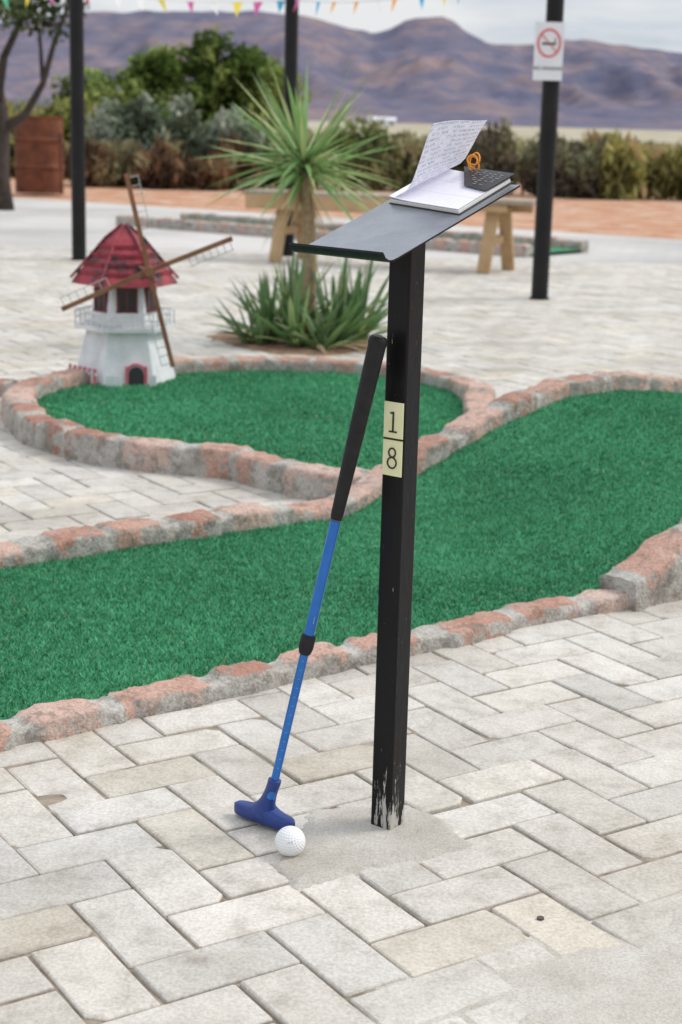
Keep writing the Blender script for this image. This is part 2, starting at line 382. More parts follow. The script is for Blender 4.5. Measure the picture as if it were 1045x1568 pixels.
# low kerb running off to the left of the green
curb('brick_kerb',[(-2.9,6.75),(-2.0,6.45),(-1.30,6.22)],.11,.06,seed=31,rough=1.5)
bl=empty('mini_golf_lane')
A0=V((-2.24,17.44));A1=V((.77,15.14));dd=(A1-A0).normalized();nn=V((-dd.y,dd.x))
e0=A0-dd*.3;e1=A1+dd*1.1
curb('near_curb',[tuple(e0),tuple(e1)],.14,.09,parent=bl,seed=20,step=.03)
curb('far_curb',[tuple(e0+nn*1.0),tuple(e1+nn*1.0)],.14,.10,parent=bl,seed=21,step=.03)
b=MB();b.quadv([(*e0,.02),(*e1,.02),(*(e1+nn*1.),.02),(*(e0+nn*1.),.02)]);b.obj('turf',M_turf,bl)
# ------------------------------------------------------------------ scorecard stand
stand=empty('scorecard_stand')
t=NT('black_painted_steel');sx=t.n.new('ShaderNodeSeparateXYZ');t.l.new(t.co.outputs['Object'],sx.inputs[0])
sc=t.noise(1,6,.72,t.mapv((95,95,14)));lo=t.ramp(sx.outputs[2],[(0.0,1.0),(.05,.85),(.16,0.0)])
mk=t.ramp(t.math('ADD',t.math('MULTIPLY',lo,.19),sc),[(.70,0.0),(.74,1.0)])
sp=t.ramp(t.noise(1,3,.6,t.mapv((200,200,55))),[(.71,0.0),(.75,.7)])
col=t.mix(mk,(.006,.006,.007),(.46,.44,.40));col=t.mix(sp,col,(.20,.19,.18))
t.bump(t.noise(1,4,.6,t.mapv((90,90,30))),.3,.002)
M_black=t.base(col,t.ramp(t.noise(14,5,.7),[(.3,.22),(.7,.45)]),0,.22)
u=V((.79,-.61,0)).normalized();v2=V((.61,.79,0)).normalized();pc=V((.085,2.31,0));a=.019
BL=V((-.072,2.28,.883));e1v=V((.1295,-.14,0));e2v=V((.188,.22,.097));pn=e1v.cross(e2v).normalized()
def plz(x,y):
    den=e1v.x*e2v.y-e1v.y*e2v.x;rx=x-BL.x;ry=y-BL.y;bb=(e1v.x*ry-e1v.y*rx)/den;return BL.z+e2v.z*bb
b=MB()
cor=[pc-u*a-v2*a,pc+u*a-v2*a,pc+u*a+v2*a,pc-u*a+v2*a]
for z in(-.03,.0,.3,.6):
    for c in cor: b.v.append((c.x,c.y,z))
for c in cor: b.v.append((c.x,c.y,plz(c.x,c.y)-.0025))
for r in range(4):
    for q in range(4): b.f.append((r*4+q,r*4+(q+1)%4,r*4+4+(q+1)%4,r*4+4+q))
b.f.append((16,17,18,19));b.obj('post',M_black,stand,bevel=.0028)
def PP(a_,b_,h=0): return BL+e1v*a_+e2v*b_+pn*h
t=NT('grey_painted_plate');nn_=t.noise(14,5,.7)
t.bump(t.noise(300,2),.08,.001)
M_plate=t.base(t.ramp(nn_,[(.3,(.20,.215,.24)),(.7,(.31,.33,.36))]),t.ramp(t.noise(7,4),[(.3,.20),(.7,.34)]),.6,.8)
b=MB();th_=.0025
prof=[(1.0,0),(.9,0),(.7,0),(.5,0),(.3,0),(.12,0),(.05,0),(.015,.0005),(-.012,.003),(-.03,.0085),(-.038,.017)]
K=len(prof)
for s_ in(0,1):
    for aa_ in(0,.5,1):
        for (q,hh) in prof:
            b.v.append(tuple(PP(aa_,q,hh-(th_ if s_ else 0))+ (e2v.normalized()*(-.002) if s_ and q<0 else V((0,0,0)))))
fm=[]
for k in range(K-1):
    for i in range(2):
        b.f.append((i*K+k,i*K+k+1,(i+1)*K+k+1,(i+1)*K+k));fm.append(0);o=3*K;b.f.append((o+i*K+k,o+(i+1)*K+k,o+(i+1)*K+k+1,o+i*K+k+1));fm.append(1)
    for i in(0,2): b.f.append((i*K+k,i*K+k+1,3*K+i*K+k+1,3*K+i*K+k));fm.append(1)
for i in range(2):
    for k in(0,K-1): b.f.append((i*K+k,(i+1)*K+k,3*K+(i+1)*K+k,3*K+i*K+k));fm.append(1)
pl=b.obj('top_plate',M_plate,stand,smooth=True,ang=40);pl.data.materials.append(M_black)
pl.data.polygons.foreach_set('material_index',fm)
fc=pc-v2*(a+.0008);M_yel=varmat('pale_yellow_sticker',(.78,.76,.42),(.86,.84,.54),40,.5,.05)
M_ink=varmat('black_ink',(.015,.015,.015),(.03,.03,.03),80,.5,0)
b=MB()
for zc in(.6425,.5865): b.obox(fc+V((0,0,zc)),u*.0172,v2*.0006,V((0,0,.0265)))
b.obj('number_stickers',M_yel,stand)
b=MB();f2=fc-v2*.0014
def inkbox(cx,cz,w_,h_): b.obox(f2+u*cx+V((0,0,cz)),u*w_/2,v2*.0005,V((0,0,h_/2)))
inkbox(0,.640,.0026,.030);inkbox(0,.6255,.014,.0022);inkbox(-.003,.653,.005,.0024)
for zc,r1,r2 in((.5945,.0060,.0066),(.5795,.0078,.0080)):
    pts=[f2+u*math.cos(q)*r1+V((0,0,zc+math.sin(q)*r2)) for q in np.linspace(0,2*math.pi,25)]
    b.tube(pts,[.0013]*25,6,False)
inkbox(0,.6145,.0335,.0012);b.obj('numerals',M_ink,stand)
# ------------------------------------------------------------------ score book
book=empty('score_book')
def page_mat(name,rows,cols_,ink=.55,seed=0.,trans=0):
    t=NT(name);s=t.n.new('ShaderNodeSeparateXYZ');t.l.new(t.co.outputs['UV'],s.inputs[0])
    vrow=t.math('MULTIPLY',s.outputs[1],float(rows));fr=t.math('FRACT',vrow);fl=t.math('FLOOR',vrow)
    ln_=t.math('LESS_THAN',fr,.09)
    cb=t.n.new('ShaderNodeCombineXYZ');t.l.new(t.math('MULTIPLY',s.outputs[0],95.0),cb.inputs[0]);t.l.new(t.math('MULTIPLY',vrow,2.2),cb.inputs[1]);cb.inputs[2].default_value=seed
    nz_=t.noise(1.0,2,.6,cb.outputs[0]);hand=t.math('GREATER_THAN',nz_,.51)
    band=t.math('MULTIPLY',t.math('GREATER_THAN',fr,.28),t.math('LESS_THAN',fr,.8))
    cb2=t.n.new('ShaderNodeCombineXYZ');t.l.new(t.math('MULTIPLY',s.outputs[0],11.0),cb2.inputs[0]);t.l.new(t.math('MULTIPLY',fl,3.7),cb2.inputs[1])
    word=t.math('GREATER_THAN',t.noise(1.0,1,.5,cb2.outputs[0]),.42)
    vl=t.math('LESS_THAN',t.math('FRACT',t.math('MULTIPLY',s.outputs[0],float(cols_))),.04)
    ik=t.math('MULTIPLY',t.math('MULTIPLY',hand,band),word)
    tot=t.math('MAXIMUM',t.math('MULTIPLY',ik,ink),t.math('MULTIPLY',t.math('MAXIMUM',ln_,vl),.25))
    c=t.mix(tot,(.84,.83,.90),(.14,.14,.26));m=t.base(c,.6,spec=.3)
    if trans: t.add_translucent(c,trans)
    return m
M_page=page_mat('written_page',20,4,.6,trans=.45);M_page2=page_mat('ruled_page',20,3,.10,4.)
M_paper=varmat('paper_edges',(.66,.65,.63),(.78,.77,.75),300,.7,.1)
def PQ(s_,r_,h):
    a_=.075+.83*s_-.02*r_;b_=.655-.075*s_+.44*r_;return PP(a_,b_,h)
b=MB();pt=.0065
FB=[(3,2,1,0),(4,5,6,7),(0,1,5,4),(1,2,6,5),(2,3,7,6),(3,0,4,7)]
for s_,r_,h in((0,0,.001),(1,0,.001),(1,1,.001),(0,1,.001),(0,0,pt),(1,0,pt),(1,1,pt),(0,1,pt)): b.v.append(tuple(PQ(s_,r_,h)))
b.f=FB;b.obj('page_block',M_paper,book,bevel=.0008)
b=MB()
for s_,r_,h in((-.01,-.015,.0004),(1.02,-.015,.0004),(1.02,1.03,.0004),(-.01,1.03,.0004),(-.01,-.015,.0011),(1.02,-.015,.0011),(1.02,1.03,.0011),(-.01,1.03,.0011)): b.v.append(tuple(PQ(s_,r_,h)))
b.f=FB;b.obj('back_cover',M_ink,book)
def gridobj(name,fn,nu,nv,mat,parent):
    b=MB()
    for j in range(nv+1):
        for i in range(nu+1): b.v.append(tuple(fn(i/nu,j/nv)))
    for j in range(nv):
        for i in range(nu): q=j*(nu+1)+i;b.f.append((q,q+1,q+nu+2,q+nu+1))
    o=b.obj(name,mat,parent,smooth=True);uv=o.data.uv_layers.new(name='UVMap')
    for lp in o.data.loops:
        k=lp.vertex_index;uv.data[lp.index].uv=((k%(nu+1))/nu,(k//(nu+1))/nv)
    return o
gridobj('open_page',lambda x,y:PQ(y,x,pt+.0012+.004*math.exp(-y*9)),12,24,M_page2,book)
e1h=e1v.normalized();up=V((0,0,1))
cs_=[(0,0),(.012,.004),(.025,.009),(.037,.016),(.046,.028),(.053,.043),(.060,.059),(.067,.076),(.075,.094),(.084,.110)]
def sheet(x,y):
    f_=y*9;i=min(8,int(f_));fr=f_-i;a_=cs_[i][0]*(1-fr)+cs_[i+1][0]*fr;h_=cs_[i][1]*(1-fr)+cs_[i+1][1]*fr
    k=1-.30*x;return PQ(0,x,pt)+e1h*a_*(1+.08*x)+up*(h_*k)+V((0,0,.002*math.sin(x*5)*y))
gridobj('turned_page',sheet,16,27,M_page,book)
b=MB()
for h in(.004,.005):
    for s_,r_,hh in((.66,.58,0),(1.0,.52,-.0005),(1.03,1.06,.0005),(.3,1.07,.001)): b.v.append(tuple(PQ(s_,r_,pt+h+hh)))
b.f=FB;b.obj('black_card',M_ink,book)
b=MB()
for k in range(8):
    for j in range(6):
        if random.random()<.75:
            ss_=.46+j*.085+random.random()*.03;rr_=.63+k*.053
            if ss_<.75-(rr_-.6)*.8: continue
            b.obox(PQ(ss_+.03,rr_,pt+.0062),(PQ(ss_+.05,rr_,0)-PQ(ss_,rr_,0))*random.uniform(.25,.5),(PQ(ss_,rr_+.007,0)-PQ(ss_,rr_,0))*.5,pn*.0003)
b.obj('card_print',varmat('card_print_grey',(.35,.35,.36),(.5,.5,.5)),book)
# loosely bunched orange cord: one continuous irregular strand
b=MB();oc=PQ(.50,1.0,pt+.018);R=random.Random(21)
pts=[]
for k in range(90):
    q=k/89*6.2*math.pi;rr_=.0085+.0035*math.sin(q*.37+1)
    pts.append(oc+u*(math.cos(q)*rr_+.003*math.sin(q*.61))+V((0,0,math.sin(q+.4*math.sin(q*.3))*rr_*1.05+.004*math.sin(q*.23)))+v2*(.005*math.sin(q*.47)))
b.tube(pts,[.0013]*90,6)
pts=[oc+V((0,0,-.008))+u*(.002*math.sin(k))+e2v*(.004*k)+V((0,0,-.001*k)) for k in range(7)];b.tube(pts,[.0012]*7,6)
b.obj('orange_cord',varmat('orange_cord',(.85,.30,.02),(.95,.42,.05),100,.6,.2),book,smooth=True)
# ------------------------------------------------------------------ putter
put=empty('golf_putter')
T0=V((.0475,2.283,.765));T1=V((-.093,2.281,.068));ax_=(T1-T0)
def TP(k): return T0+ax_*k
M_rub=varmat('black_rubber_grip',(.010,.010,.011),(.018,.018,.020),60,.6,.4,400,bd=.001,spec=.3)
M_blue=varmat('blue_anodised_shaft',(.02,.14,.48),(.03,.18,.56),30,.28,0,metal=.4)
M_bp=varmat('blue_rubber_head',(.012,.035,.18),(.02,.055,.25),30,.45,.1,300,spec=.5)
b=MB();ks=[0,.004,.012,.02,.2,.38,.385,.392];b.tube([TP(k) for k in ks],[.0105,.0135,.0142,.0132,.0118,.0093,.0085,.0075],24);b.obj('grip',M_rub,put,smooth=True,ang=50)
b=MB();b.tube([TP(-.003),TP(.001)],[.004,.008],16);b.tube([TP(.387),TP(.3885)],[.0092,.0092],16);b.obj('grip_ring',varmat('grey_plastic',(.1,.1,.11),(.16,.16,.17)),put,smooth=True,ang=40)
b=MB();b.tube([TP(.39),TP(.66)],[.0079,.0079],20);b.tube([TP(.66),TP(1.02)],[.0066,.0062],20);b.obj('shaft',M_blue,put,smooth=True,ang=40)
b=MB();b.tube([TP(.642),TP(.646),TP(.672),TP(.682),TP(.686)],[.009,.0112,.0112,.0096,.008],20);b.obj('length_lock_collar',M_rub,put,smooth=True,ang=40)
b=MB();pd=ax_.normalized()
for k in range(13):
    q=.70+k*.0205;c=TP(q);side=V((.25,-.97,0)).normalized()
    pts=[c+ (Matrix.Rotation(an,3,pd)@side)*.0064 for an in np.linspace(0,.45,5)];b.tube(pts,[.0004]*5,5)
b.tube([TP(.615)+V((.002,-.0078,0)),TP(.6)+V((.002,-.0078,0))],[.0006]*2,5)
b.obj('length_marks',varmat('pale_blue_marks',(.22,.36,.6),(.30,.44,.7)),put)
hc=V((-.106,2.302,0));hd=V((.80,-.60,0)).normalized();hs=V((.60,.80,0)).normalized()
b=MB();NL=22;K=16
for i in range(NL+1):
    q=-1+2*i/NL;e=max(.02,(1-abs(q)**5))**.5
    ht=(.0215+.0135*math.exp(-(q/.32)**2)+.002*abs(q))*(.55+.45*e);wd=(.013+.003*math.exp(-(q/.4)**2))*e
    zc=.004+ht/2+(1-e)*.003
    for k in range(K):
        an=2*math.pi*k/K;cx_=math.copysign(abs(math.cos(an))**.55,math.cos(an));cz_=math.copysign(abs(math.sin(an))**.6,math.sin(an))
        b.v.append(tuple(hc+hd*q*.060+hs*cx_*wd+V((0,0,zc+cz_*ht/2))))
for i in range(NL):
    for k in range(K): b.f.append((i*K+k,i*K+(k+1)%K,(i+1)*K+(k+1)%K,(i+1)*K+k))
b.f.append(tuple(range(K)));b.f.append(tuple(NL*K+k for k in reversed(range(K))))
b.obj('head',M_bp,put,smooth=True,ang=60)
b=MB();nb=TP(.985);n0=hc+V((0,0,.024))
b.tube([n0,n0.lerp(nb,.15),n0.lerp(nb,.35),n0.lerp(nb,.6),n0.lerp(nb,.85),nb,nb-pd*.006,nb-pd*.007],[.021,.0165,.0125,.0105,.0100,.0103,.0103,.0088],20);b.obj('hosel',M_bp,put,smooth=True,ang=50)
# ------------------------------------------------------------------ golf ball
me=bpy.data.meshes.new('golf_ball');import bmesh
bm=bmesh.new();bmesh.ops.create_icosphere(bm,subdivisions=6,radius=1);bm.to_mesh(me);bm.free()
n=len(me.vertices);co=np.zeros(n*3,dtype=np.float32);me.vertices.foreach_get('co',co);co=co.reshape(-1,3)
ND=336;ii=np.arange(ND)+.5;ph=np.arccos(1-2*ii/ND);tt=math.pi*(1+5**.5)*ii;D=np.stack([np.cos(tt)*np.sin(ph),np.sin(tt)*np.sin(ph),np.cos(ph)],1)
ang=np.arccos(np.clip((co@D.T).max(1),-1,1));r0=.088;dp=np.clip(1-(ang/r0)**2,0,1)*.035
co=co*(1-dp)[:,None]*.0228;me.vertices.foreach_set('co',co.ravel());me.polygons.foreach_set('use_smooth',np.ones(len(me.polygons),bool));me.update()
gb=empty('golf_ball');ball=bpy.data.objects.new('ball',me);link(ball);ball.location=(-.062,2.196,.0232);ball.rotation_euler=(.4,.7,.2);ball.parent=gb
me.materials.append(varmat('golf_ball_white',(.78,.78,.79),(.82,.82,.82),20,.3,0,spec=.5))
def textobj(s,name,size,loc,ex,ey,mat,parent,ext=.0003):
    cu=bpy.data.curves.new(name,'FONT');cu.body=s;cu.size=size;cu.extrude=ext;cu.align_x='CENTER';cu.align_y='CENTER'
    o=bpy.data.objects.new(name+'_tmp',cu);link(o);bpy.context.view_layer.update()
    me=bpy.data.meshes.new_from_object(o.evaluated_get(bpy.context.evaluated_depsgraph_get()));bpy.data.objects.remove(o)
    me.materials.clear();me.materials.append(mat);o=bpy.data.objects.new(name,me);link(o)
    ex=V(ex).normalized();ey=V(ey).normalized();ez=ex.cross(ey);m=Matrix((ex,ey,ez)).transposed().to_4x4();m.translation=V(loc);o.matrix_world=m
    if parent: o.parent=parent
    return o
b=MB();bc=V((-.062,2.196,.0232))
for k in range(5):
    d=V((-.10+.085*k-.1,-.93,.30+.012*k)).normalized();b.tube([bc+d*.0224,bc+V((d.x+.05,d.y,d.z)).normalized()*.0226],[.0005,.0005],5)
b.obj('print',varmat('ball_print',(.2,.05,.3),(.3,.1,.4)),gb)
# ------------------------------------------------------------------ poles
M_pole=varmat('black_pole_paint',(.007,.007,.008),(.014,.014,.014),6,.45,.1,spec=.25)
for x,y,r in((-2.12,12.75,.056),(-.515,13.75,.056),(1.27,10.62,.056)):
    b=MB();b.tube([(x,y,-.02),(x,y,2.7)],[r,r],20);b.tube([(x,y,2.7),(x,y,2.73)],[r*1.15,r*.9],20);b.tube([(x,y,-.01),(x,y,.012)],[r*1.3,r*1.15],20)
    b.obj('black_pole',M_pole,None,smooth=True,ang=40)
sg=empty('no_smoking_sign');sc_=V((1.235,10.545,1.57));b=MB();b.obox(sc_,(.092,0,0),(0,.002,0),(0,0,.178));b.obj('panel',varmat('white_sign',(.72,.74,.78),(.8,.81,.84),8,.4,0),sg)
M_red=varmat('sign_red',(.62,.05,.06),(.7,.08,.08),20,.5,0)
b=MB();cc_=sc_+V((0,-.004,.05));b.tube([cc_+V((math.cos(q)*.07,0,math.sin(q)*.082)) for q in np.linspace(0,2*math.pi,33)],[.0065]*33,6,False)
b.beam(cc_+V((-.05,0,.055)),cc_+V((.05,0,-.055)),.004,.011,(0,1,0));b.obj('prohibition_ring',M_red,sg)
b=MB();b.box(cc_+V((-.005,.001,-.004)),.08,.002,.014);b.box(cc_+V((.04,.001,-.004)),.008,.002,.014);b.tube([cc_+V((.04,.001,.006)),cc_+V((.034,.001,.018)),cc_+V((.042,.001,.03))],[.003]*3,5);b.obj('cigarette',M_ink,sg)
textobj('NO SMOKING','sign_text',.029,sc_+V((0,-.0045,-.105)),(1,0,0),(0,0,1),varmat('sign_grey',(.05,.05,.06),(.09,.09,.09)),sg,.001)
bt=empty('bunting');b=MB();fl=MB();pal=[(.85,.10,.12),(.9,.75,.10),(.1,.5,.75),(.85,.2,.5),(.15,.6,.35),(.9,.9,.9),(.95,.45,.1)]
def string(a,c,sag,n,seed):
    a=V(a);c=V(c);pts=[a.lerp(c,k/30)-V((0,0,sag*4*(k/30)*(1-k/30))) for k in range(31)];b.tube(pts,[.004]*31,5)
    R=random.Random(seed)
    for k in range(n):
        q=(k+.5)/n+R.uniform(-.02,.02);p=a.lerp(c,q)-V((0,0,sag*4*q*(1-q)));d=(c-a).normalized();tw=R.uniform(-.05,.05)
        hgt=.11*R.uniform(.8,1.1);w0=R.uniform(.03,.05);fl.quadv([p-d*w0,p+d*w0,p+V((tw,R.uniform(-.06,.06),-hgt))],pal[R.randrange(7)])
string((-2.12,12.75,2.04),(-.515,13.75,2.08),.05,9,3);string((-.515,13.75,2.08),(1.27,10.62,2.12),.10,12,4);string((-4.4,13.4,2.3),(-2.12,12.75,2.04),.14,14,5)
b.obj('string',M_paper,bt);fl.obj('flags',leafmat('flag_cloth',.3,0),bt)
# ------------------------------------------------------------------ wooden bench
bn=empty('wooden_bench');M_wood=varmat('yellow_wood',(.40,.25,.12),(.54,.37,.20),6,.65,.2);M_top=varmat('weathered_plank',(.28,.21,.155),(.40,.32,.245),5,.6,.2)
L0=V((-.80,13.35,0));L1=V((1.46,12.6,0));bd_=(L1-L0).normalized();bs_=V((-bd_.y,bd_.x,0))
b=MB()
for o_ in(-.15,0,.15): b.beam(L0+bs_*o_+V((0,0,.545)),L1+bs_*o_+V((0,0,.545)),.142,.035)
b.obj('seat_planks',M_top,bn,bevel=.006)
b=MB()
b.beam(L0+bd_*.03-bs_*.205+V((0,0,.475)),L0+bd_*1.45-bs_*.205+V((0,0,.475)),.035,.11)
b.beam(L0+bd_*1.45-bs_*.19+V((0,0,.495)),L1-bd_*.2-bs_*.19+V((0,0,.495)),.03,.055)
b.beam(L0+bd_*.08+bs_*.19+V((0,0,.49)),L1-bd_*.08+bs_*.19+V((0,0,.49)),.035,.07)
for q in(.145,.87):
    c=L0.lerp(L1,q)
    for s_ in(-1,1): b.beam(c+bs_*s_*.22+bd_*s_*.05,c+bs_*s_*.10+bd_*s_*.02+V((0,0,.5)),.10,.045,tuple(bs_))
    b.beam(c-bs_*.18+V((0,0,.25)),c+bs_*.18+V((0,0,.25)),.05,.06)
b.obj('legs_and_rails',M_wood,bn,bevel=.005)
# ------------------------------------------------------------------ windmill
wm=empty('toy_windmill');wc=V((-.90,6.52,0));F0=math.radians(-78)
M_white=varmat('white_paint_weathered',(.60,.61,.62),(.80,.81,.82),14,.6,.2)
t=NT('red_roof_paint');n_=t.noise(11,5,.7);c=t.ramp(n_,[(.40,(.04,.025,.03)),(.51,(.28,.025,.04)),(.7,(.42,.045,.065))]);t.bump(t.noise(50,4),.4,.004);M_roof=t.base(c,.6)
def hexring(r,z): return [wc+V((math.cos(F0+math.radians(30+60*k))*r,math.sin(F0+math.radians(30+60*k))*r,z)) for k in range(6)]
def hexf(b,rings):
    o=len(b.v)
    for r,z in rings: b.v+=[tuple(p) for p in hexring(r,z)]
    for i in range(len(rings)-1):
        for k in range(6): b.f.append((o+i*6+k,o+i*6+(k+1)%6,o+i*6+6+(k+1)%6,o+i*6+6+k))
    b.f.append(tuple(o+k for k in reversed(range(6))));e=o+(len(rings)-1)*6;b.f.append(tuple(e+k for k in range(6)))
b=MB();hexf(b,[(.21,.03),(.155,.245)]);hexf(b,[(.142,.262),(.118,.44)]);b.obj('tower',M_white,wm,bevel=.003)
b=MB();hexf(b,[(.205,.245),(.205,.2615)]);
for k in range(6):
    A=hexring(.2,.262)[k];B=hexring(.2,.262)[(k+1)%6]
    for q in np.linspace(0,1,6)[:-1]:
        p=A.lerp(B,q);b.tube([p,p+V((0,0,.055))],[.0035,.0035],6)
    b.beam(A+V((0,0,.056)),B+V((0,0,.056)),.006,.007);b.beam(A+V((0,0,.03)),B+V((0,0,.03)),.004,.005)
b.obj('balcony',M_white,wm)
RZ=lambda z:.445+(z-.445)*.93
b=MB();hexf(b,[(.215,.425),(.205,.445),(.13,RZ(.545)),(.075,RZ(.615)),(.012,RZ(.672)),(.004,RZ(.676))]);b.obj('roof',M_roof,wm,bevel=.002)
b=MB();
for k in range(6):
    R0=[hexring(r,RZ(z))[k] for r,z in((.217,.447),(.132,.549),(.077,.619),(.013,.676))];b.tube(R0,[.006]*4,6)
for r,z in((.185,.473),(.158,.51),(.13,.548),(.1,.585)):
    q=hexring(r+.004,RZ(z))
    for k in range(6):
        A,B=q[k],q[(k+1)%6];nb_=9
        for m in range(nb_):
            p=A.lerp(B,(m+.5)/nb_)
            if p.y<wc.y+.05: b.obox(p,(B-A)/nb_*.42,V((math.cos(F0+math.radians(60+60*k)),math.sin(F0+math.radians(60+60*k)),0))*.004,V((0,0,.007+.003*random.random())))
b.obj('roof_shingles',M_roof,wm)
def face(k,r,z,off=0):
    an=F0+math.radians(60*k);nrm=V((math.cos(an),math.sin(an),0));tg=V((-nrm.y,nrm.x,0));return wc+nrm*(r*math.cos(math.radians(30))+off)+V((0,0,z)),tg,nrm
M_dk=varmat('window_dark',(.012,.012,.014),(.03,.028,.03),10,.3,0)
fr_=MB();dk=MB()
for k in(0,-1,1):
    p,tg,nr=face(k,.130,.365,.002);dk.obox(p,tg*.036,nr*.004,V((0,0,.042)))
    for s_ in(-1,1): fr_.obox(p+tg*s_*.038,tg*.004,nr*.007,V((0,0,.046)))
    fr_.obox(p+V((0,0,.045)),tg*.042,nr*.007,V((0,0,.004)));fr_.obox(p-V((0,0,.045)),tg*.044,nr*.009,V((0,0,.004)));fr_.obox(p,tg*.003,nr*.006,V((0,0,.042)))
p,tg,nr=face(0,.203,.03,.004);p=p+tg*(.03)
dv=[(-.03,0),(.03,0)]+[(math.cos(q)*.03,.05+math.sin(q)*.03) for q in np.linspace(0,math.pi,9)]
o=len(dk.v);dk.v+=[tuple(p+tg*x+V((0,0,y))+nr*(.006-.1*y)) for x,y in dv];dk.f.append(tuple(o+i for i in range(len(dv))))
dk.obj('windows_and_door',M_dk,wm)
fr_.obj('window_frames',varmat('dark_red_frame',(.10,.02,.02),(.2,.04,.04),20,.6,0),wm)
b=MB()
for s_ in(-1,1): b.obox(p+tg*s_*.037+V((0,0,.04))+nr*.004,tg*.0065,nr*.006,V((0,0,.042)))
pts=[p+tg*math.cos(q)*.036+V((0,0,.055+math.sin(q)*.034)) for q in np.linspace(0,math.pi,11)];b.tube(pts,[.006]*11,6)
pf,tf,nf_=face(-1,.215,.03,.02)
for q in np.linspace(-.09,.09,6): b.obox(pf+tf*q+V((0,0,.035)),tf*.006,nf_*.004,V((0,0,.036)))
b.obj('red_door_frame_and_pickets',varmat('pinkish_red_paint',(.5,.06,.10),(.68,.25,.28),30,.6,0),wm)
b=MB();b.beam(pf-tf*.1+V((0,0,.05)),pf+tf*.1+V((0,0,.05)),.008,.01)
for q in np.linspace(-.072,.072,5): b.obox(pf+tf*q+V((0,0,.03)),tf*.006,nf_*.004,V((0,0,.031)))
pf,tf,nf_=face(0,.215,.03,.03)
for q in(-.085,-.068,-.052,-.035,.085,.1): b.obox(pf+tf*q+V((0,0,.025)),tf*.006,nf_*.004,V((0,0,.026)))
b.obj('white_picket_fence',M_white,wm)
hub=V((-.763,6.2,.504));ra=V((1,.18,0)).normalized();rb=V((.0,-.05,1)).normalized();rn=ra.cross(rb)
M_sail=varmat('brown_sail_wood',(.17,.07,.035),(.30,.14,.07),20,.7,.2);M_grey=varmat('grey_lattice',(.4,.41,.4),(.55,.55,.52),30,.7,0)
b=MB();lt=MB()
for (dx,dz,L) in((-.22,.97,.375),(.235,-.972,.385),(-.91,-.41,.365),(.915,.37,.345)):
    d=(ra*dx+rb*dz).normalized();sd_=d.cross(rn).normalized()
    b.beam(hub,hub+d*L,.018,.012,tuple(rn))
    st=.16
    lt.beam(hub+d*st+sd_*.042,hub+d*L*.97+sd_*.042,.003,.003,tuple(rn))
    for q in np.linspace(st,L*.96,7): lt.beam(hub+d*q,hub+d*q+sd_*.044,.003,.003,tuple(rn))
b.tube([hub+rn*.02,hub-rn*.02],[.02,.02],14)
b.tube([hub,V((-.83,6.42,.50))],[.008,.008],8)
b.obj('sails',M_sail,wm);lt.obj('sail_lattice',M_grey,wm)
# ------------------------------------------------------------------ plants
def leaf(B,p,d,L,wd,droop,col,seg=6,tipc=None,fold=.25):
    d=V(d).normalized();s_=d.cross(V((0,0,1)));
    if s_.length<.05: s_=V((1,0,0))
    s_.normalize();s_=(Matrix.Rotation(random.uniform(-.5,.5),3,d)@s_);o=len(B.v);nrm=s_.cross(d)
    for i in range(seg+1):
        t_=i/seg;c=V(p)+d*L*t_-V((0,0,1))*droop*L*t_*t_;wv=wd*(.55+.9*t_-1.45*t_**2.2) if t_<1 else .0
        wv=max(wv,.0005)
        cc=col if not tipc else tuple(col[k]*(1-t_**3)+tipc[k]*t_**3 for k in range(3))
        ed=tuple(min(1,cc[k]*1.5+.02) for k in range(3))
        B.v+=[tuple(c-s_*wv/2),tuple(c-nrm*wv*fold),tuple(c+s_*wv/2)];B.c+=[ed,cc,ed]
    for i in range(seg):
        a_=o+3*i;B.f+=[(a_,a_+1,a_+4,a_+3),(a_+1,a_+2,a_+5,a_+4)]
yc=empty('yucca_palm');B=MB();cr_=V((-.225,8.05,.87))
for i in range(115):
    az=random.uniform(0,6.28);el=math.asin(max(-.4,min(.99,random.uniform(-.35,1.0))))
    d=(math.cos(az)*math.cos(el),math.sin(az)*math.cos(el),math.sin(el));L=random.uniform(.38,.56);g=random.uniform(.75,1.3)
    col=(.16*g,.28*g,.09*g) if random.random()<.65 else (.34*g,.40*g,.18*g)
    leaf(B,cr_+V((0,0,random.uniform(-.05,.06))),d,L,.030,random.uniform(0,.08) if el>.2 else random.uniform(.05,.28),col)
for i in range(22):
    az=random.uniform(0,6.28);el=random.uniform(-1.3,-.5);d=(math.cos(az)*math.cos(el),math.sin(az)*math.cos(el),math.sin(el));leaf(B,cr_+V((0,0,-.06)),d,random.uniform(.2,.42),.022,.2,(.40,.30,.16))
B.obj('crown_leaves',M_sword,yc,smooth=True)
B=MB();B.tube([(-.2,8.1,-.02),(-.195,8.1,.2),(-.19,8.09,.45),(-.205,8.07,.65),(-.225,8.05,.85)],[.05,.042,.036,.034,.028],12);B.obj('trunk',varmat('fibrous_trunk',(.26,.18,.10),(.44,.34,.21),40,.9,.6,80),yc,smooth=True)
ag=empty('agave_bush');B=MB()
for (x,y,n_,Lm) in((-.38,7.98,28,.46),(-.24,7.9,26,.46),(-.05,7.98,32,.56),(.05,8.15,28,.54),(-.3,8.2,30,.54),(-.12,7.80,20,.34),(-.45,7.9,14,.34)):
    for i in range(n_):
        az=random.uniform(0,6.28);el=math.radians(random.uniform(22,86));g=random.uniform(.6,1.25)
        d=(math.cos(az)*math.cos(el),math.sin(az)*math.cos(el),math.sin(el));col=(.09*g,.18*g,.06*g) if random.random()<.65 else (.25*g,.33*g,.13*g)
        leaf(B,(x+random.gauss(0,.015),y+random.gauss(0,.015),0),d,Lm*random.uniform(.7,1.1)*(.75+.3*math.sin(el)),.045,random.uniform(.05,.3),col)
